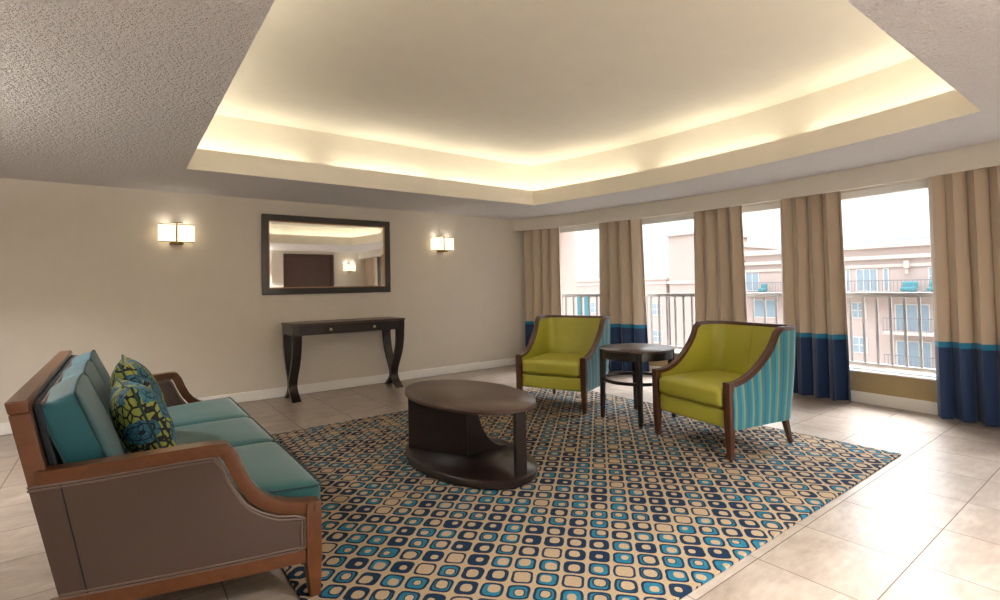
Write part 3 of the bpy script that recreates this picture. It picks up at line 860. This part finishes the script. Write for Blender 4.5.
# throw pillows standing against the back cushions
def pillow(loc_, rz, label, tilt, H, HY):
    r = thing('throw_pillow', label, 'pillow', loc_, rz, 'floral throw pillows')
    n = 22; TH = .10
    mb = MB()
    def P_(u, v, sgn):
        a = abs(u)**2.2; b = abs(v)**2.2
        pinch = 1-.10*(1-abs(u)**2)*abs(v)**3
        pin2 = 1-.10*(1-abs(v)**2)*abs(u)**3
        t = TH*((1-a)*(1-b))**.5
        y, z = u*HY*pin2, v*H*pinch
        x = sgn*t
        Z = z+H
        return (x*cos(tilt)-Z*sin(tilt), y, x*sin(tilt)+Z*cos(tilt))
    for sgn in (-1, 1):
        rows = [[P_(-1+2*i/n, -1+2*j/n, sgn) for i in range(n+1)] for j in range(n+1)]
        mb.grid(rows if sgn > 0 else [q[::-1] for q in rows])
    cov = mb.build('cover', 'floral', r, smooth=80)
    rim = [P_(-1+2*i/n, -1, 1) for i in range(n)]+[P_(1, -1+2*j/n, 1) for j in range(n)]+[P_(1-2*i/n, 1, 1) for i in range(n)]+[P_(-1, 1-2*j/n, 1) for j in range(n)]
    MB().tube(rim, .005, 6, closed=True).build('piping', 'teal_pipe', r)
    return r
pillow((.158, 2.905, .472), radians(8), 'floral blue and olive throw pillow on the sofa, nearer the camera', radians(21), .205, .19)
pillow((.168, 3.36, .472), radians(-2), 'floral throw pillow on the sofa, half hidden behind the nearer pillow', radians(20.5), .235, .215)

# ------------------------------------------------------------------ balcony rails outside the windows
for i, ((a, b), lab) in enumerate(zip(wins, ('grey balcony rail outside the window nearest the mirror wall', 'grey balcony rail outside the window behind the side table',
        'grey balcony rail outside the narrow window between two curtains', 'grey balcony rail outside the widest window, by the right-hand curtain', 'grey balcony rail outside the window past the right edge'))):
    r = thing('balcony_rail', lab, 'railing', (XR+.24-bow((a+b)/2), (a+b)/2, WZ0), 0, 'balcony rails')
    ym = (a+b)/2
    w = (b-a)/2+.04
    MB().box((-.03, -w, .74), (.03, w, .79)).bend(0, ym).build('top_rail', 'rail', r, bevel=.006)
    MB().box((-.02, -w, .02), (.02, w, .055)).bend(0, ym).build('bottom_rail', 'rail', r, bevel=.004)
    for y in (-w, w-.03): MB().box((-.015, y, -.15), (.015, y+.03, .74)).bend(0, ym).build('post', 'rail', r, bevel=.003)
    nb = int((2*w-.06)/.118)
    for k in range(nb):
        y = -w+.03+(k+.5)*(2*w-.06)/nb
        MB().box((-.012, y-.012, .055), (.012, y+.012, .74)).bend(0, ym).build('baluster', 'rail', r, bevel=.002)
# ledge carrying the rails
struct('trim_3', MB().ybeam(wx(T), wx(T+.3), YB-T, YF+T, -.05, WZ0-.15), 'facade_light', smooth=0)
struct('trim_4', MB().box((5.72, 6.3, -3), (6.32, 6.8, 3.4)), 'facade', smooth=0)

# ------------------------------------------------------------------ buildings across the street
GZ = -16
struct('ground', MB().box((XR+2, -60, GZ-.5), (110, 110, GZ)), 'asphalt', smooth=0)
def building(name, label, x, y0, y1, ztop_, depth, cor, wins_, doors_=(), bal=(), mat='facade', bands=()):
    r = thing(name, label, 'building', (x, (y0+y1)/2, GZ), 0, 'buildings across the street')
    o = Vector((x, (y0+y1)/2, GZ))
    def L_(mb): return mb.xform(Matrix.Translation(-o))
    L_(MB().box((x, y0, GZ), (x+depth, y1, ztop_))).build('wall', mat, r, smooth=0)
    mb = MB()
    for z0, z1, d in cor: mb.box((x-d, y0-d, z0), (x+depth+d, y1+d, z1))
    if cor: L_(mb).build('cornice', 'facade_light', r, bevel=.03)
    for (ya, yb, z0, z1, cols) in wins_:
        fr = MB(); f = .07
        fr.box((x-.06, ya-f, z0-f), (x-.01, yb+f, z0)).box((x-.06, ya-f, z1), (x-.01, yb+f, z1+f)).box((x-.06, ya-f, z0), (x-.01, ya, z1)).box((x-.06, yb, z0), (x-.01, yb+f, z1))
        for c in range(1, cols): yy = ya+(yb-ya)*c/cols; fr.box((x-.055, yy-.03, z0), (x-.015, yy+.03, z1))
        zz = (z0+z1)/2
        if z1-z0 < 1.4: fr.box((x-.055, ya, zz-.03), (x-.015, yb, zz+.03))
        w = L_(fr).build('window', 'ext_frame', r, smooth=0)
        L_(MB().box((x-.03, ya, z0), (x-.012, yb, z1))).build('pane', 'ext_win', w, smooth=0)
    for (ya, yb, z0, z1) in doors_:
        L_(MB().box((x-.05, ya, z0), (x-.008, yb, z1))).build('shutter', 'ext_teal', r, bevel=.01)
    for (ya, yb, z) in bal:
        L_(MB().box((x-1.5, ya, z-.22), (x, yb, z))).build('balcony_slab', 'facade_light', r, bevel=.02)
        rm = MB().box((x-1.48, ya, z+.92), (x-1.42, yb, z+.98)).box((x-1.47, ya, z+.1), (x-1.43, yb, z+.14))
        k = int((yb-ya)/.22)
        for q in range(k+1):
            yy = ya+(yb-ya-.03)*q/k; rm.box((x-1.465, yy, z), (x-1.435, yy+.03, z+.93))
        L_(rm).build('balcony_railing', 'ext_rail', r, smooth=0)
    return r
fw_ = []
for z in (-1.62, -4.25, -6.9, -9.5):
    for y in (14.4, 19.2): fw_.append((y, y+.95, z, z+1.1, 2))
    fw_.append((20.9, 22.9, z-.2, z+1.25, 2))
    for y in (10.6, 6.5): fw_.append((y, y+1.9, z-.85, z+1.0, 3))
b1 = building('apartment_building', 'long pink apartment building with balconies seen through the widest window', 45, -14, 23.55, 3.95, 12,
    [(3.55, 3.95, .35), (2.72, 3.0, .3), (2.1, 2.35, .12)],
    [(13.6, 14.85, .42, 2.0, 3), (12.9, 13.13, .42, 2.0, 1), (15.36, 15.55, .42, 2.0, 1), (9.4, 10.5, .9, 1.97, 2), (22.39, 23.5, .5, 2.05, 2), (18.4, 19.4, .5, 2.0, 2), (5.2, 7.2, .4, 2.0, 3)] + fw_,
    bal=[(8.2, 23.4, .22), (4.2, 12.9, -2.45), (4.2, 12.9, -5.05), (4.2, 12.9, -7.7)])
def part_box(b, name, mat, a, c, bev=.02):
    o = Vector(b.location)
    return MB().box(a, c).xform(Matrix.Translation(-o)).build(name, mat, b, bevel=bev)
part_box(b1, 'scupper', 'facade_light', (44.6, 11.55, 2.0), (45, 11.85, 2.55))
part_box(b1, 'scupper', 'facade_light', (44.7, 11.62, 1.6), (45, 11.80, 2.0))
part_box(b1, 'scupper', 'facade_light', (44.6, 19.3, 2.0), (45, 19.65, 2.55))
for ya, yb in ((11.0, 11.9), (9.2, 10.4), (19.0, 19.8), (21.4, 21.9)):
    t_ = thing('patio_armchair', 'patio armchair on the far balcony', 'chair', (44.1, (ya+yb)/2, .22), 0, 'patio chairs on the far balcony')
    h_ = (yb-ya)/2
    MB().cushion((0, 0, .3), (.7, 2*h_, .3), .1, (.03, 0), 6).build('seat', 'terrace_green', t_, smooth=80)
    MB().cushion((.3, 0, .6), (.2, 2*h_, .5), .08, (.0, 0), 6).build('backrest', 'terrace_green', t_, smooth=80)
    for sx in (-.25, .25):
        for sy in (-1, 1): MB().box((sx-.03, sy*(h_-.1)-.03, 0), (sx+.03, sy*(h_-.1)+.03, .2)).build('leg', 'ext_rail', t_)
building('stair_block', 'taller square block at the left end of the long apartment building', 46, 24.2, 25.75, 4.85, 9, [(4.45, 4.85, .25)], [], mat='facade_light')
building('tower_block', 'tall pink tower block seen through the window behind the side table', 42, 26.4, 29.45, 6.1, 9, [(5.75, 6.1, .25), (1.2, 1.5, .15)], [], mat='facade')
lw = []
for z in (-1.75, -4.4, -7.0, -9.6):
    for y in (30.4, 34.4, 38.6): lw.append((y, y+1.1, z, z+1.05, 2))
building('low_block', 'low pink block left of the tall tower, outside the windows near the mirror wall', 42, 29.85, 60, 1.9, 9, [(1.65, 1.9, .1), (1.2, 1.4, .08)], lw,
         doors_=[(39.9, 40.7, -2.1, .28), (41.0, 41.85, -2.1, .28)])

# ------------------------------------------------------------------ light
# fill downlights out of view, added to light the seating
for i, (x, y, lab) in enumerate(((-1.1, 4.4, 'added unseen downlight in the soffit behind the sofa'), (.9, -.9, 'added unseen downlight in the soffit behind the camera'),
        (2.0, -.6, 'added unseen downlight in the soffit closest to the dark double door'))):
    r = thing('fill_downlight', lab, 'added ceiling light', (x, y, ZS), 0, 'added fill downlights')
    n = 32
    rows = [[(rr*cos(2*pi*q/n), rr*sin(2*pi*q/n), z) for q in range(n)] for rr, z in ((.075, -.001), (.095, -.001), (.095, -.008), (.075, -.008))]
    MB().grid(rows+[rows[0]], closed=True).build('trim_ring', 'white', r, smooth=40)
    MB().lathe([(.074, -.006), (.074, -.002)], n=32).build('lens', 'downlight', r, smooth=0)
    ld = bpy.data.lights.new('fill_lamp', 'AREA'); ld.shape = 'DISK'; ld.size = .14; ld.energy = (16, 12, 75)[i]; ld.color = (1, .98, .96); ld.spread = radians(125)
    lo = bpy.data.objects.new('fill_lamp', ld); COL.objects.link(lo); lo.location = (x, y, ZS-.012)

def cove(x0, y0, x1, y1, wall_dir):
    """a fluorescent strip lying in the trough, tipped up and toward the recess wall"""
    dx, dy = x1-x0, y1-y0; ln = sqrt(dx*dx+dy*dy)
    ld = bpy.data.lights.new('cove_strip', 'AREA'); ld.shape = 'RECTANGLE'; ld.size = ln; ld.size_y = .05
    ld.energy = COVE*ln; ld.color = (1, .92, .72)
    o = bpy.data.objects.new('cove_strip', ld); COL.objects.link(o)
    X = Vector((dx, dy, 0)).normalized()
    Zl = -(Vector((0, 0, 1))*.95-Vector(wall_dir)*.30).normalized()      # area lights shine along -Z
    Y = Zl.cross(X).normalized()
    o.matrix_world = Matrix(((X.x, Y.x, Zl.x, (x0+x1)/2), (X.y, Y.y, Zl.y, (y0+y1)/2), (X.z, Y.z, Zl.z, 2.512), (0, 0, 0, 1)))
COVE = 1.2
k = .085
for a, b in ((.42, 1.55), (1.8, 3.0), (3.1, 4.64)):
    cove(a, RY1+L+k, b, RY1+L+k, (0, 1, 0))
    cove(a, RY0-L-k, b, RY0-L-k, (0, -1, 0))
for a, b in ((.72, 2.0), (2.25, 3.55), (3.85, 5.2)):
    cove(rx(L+k)(a), a, rx(L+k)(b), b, (1, 0, 0))
    cove(RX0-L-k, a, RX0-L-k, b, (-1, 0, 0))

# sky: bright broken cloud
w = bpy.data.worlds.new('sky'); SC.world = w; w.use_nodes = True
nt = w.node_tree; nt.nodes.clear()
N_ = lambda t: nt.nodes.new(t)
out = N_('ShaderNodeOutputWorld'); bg = N_('ShaderNodeBackground'); tc = N_('ShaderNodeTexCoord')
mp = N_('ShaderNodeMapping'); mp.inputs['Scale'].default_value = (1, 1, 2.4)
nz = N_('ShaderNodeTexNoise'); nz.inputs['Scale'].default_value = 5.5; nz.inputs['Detail'].default_value = 7; nz.inputs['Roughness'].default_value = .58
cr = N_('ShaderNodeValToRGB'); e = cr.color_ramp.elements
e[0].position = .36; e[0].color = (.68, .70, .73, 1); e[1].position = .56; e[1].color = (.96, .98, 1, 1)
nt.links.new(tc.outputs['Generated'], mp.inputs[0]); nt.links.new(mp.outputs[0], nz.inputs['Vector']); nt.links.new(nz.outputs[0], cr.inputs[0])
sx_ = N_('ShaderNodeSeparateXYZ'); nt.links.new(tc.outputs['Generated'], sx_.inputs[0])
mr = N_('ShaderNodeMapRange'); mr.inputs[1].default_value = .05; mr.inputs[2].default_value = .75; mr.inputs[3].default_value = .52; mr.inputs[4].default_value = 2.6
nt.links.new(sx_.outputs[2], mr.inputs[0])
# the sun stands behind thin cloud over the far building
dt = N_('ShaderNodeVectorMath'); dt.operation = 'DOT_PRODUCT'; sd_ = Vector((.62, .08, .74)).normalized(); dt.inputs[1].default_value = sd_
nrm_ = N_('ShaderNodeVectorMath'); nrm_.operation = 'NORMALIZE'; nt.links.new(tc.outputs['Generated'], nrm_.inputs[0]); nt.links.new(nrm_.outputs[0], dt.inputs[0])
lo_ = N_('ShaderNodeMapRange'); lo_.interpolation_type = 'SMOOTHSTEP'; lo_.inputs[1].default_value = .885; lo_.inputs[2].default_value = .99; lo_.inputs[3].default_value = 0; lo_.inputs[4].default_value = 30
nt.links.new(dt.outputs['Value'], lo_.inputs[0])
ad_ = N_('ShaderNodeMath'); ad_.operation = 'ADD'; nt.links.new(mr.outputs[0], ad_.inputs[0]); nt.links.new(lo_.outputs[0], ad_.inputs[1]); nt.links.new(ad_.outputs[0], bg.inputs[1])
nt.links.new(cr.outputs[0], bg.inputs[0]); nt.links.new(bg.outputs[0], out.inputs[0])

vs = SC.view_settings
SC.display_settings.display_device = 'sRGB'
vs.view_transform = 'Standard'; vs.look = 'None'; vs.exposure = 1.3; vs.gamma = 1; vs.use_curve_mapping = False
SC.cycles.use_denoising = True
SC.cycles.max_bounces = 10; SC.cycles.diffuse_bounces = 6; SC.cycles.glossy_bounces = 4; SC.cycles.transparent_max_bounces = 12
SC.cycles.sample_clamp_indirect = 8
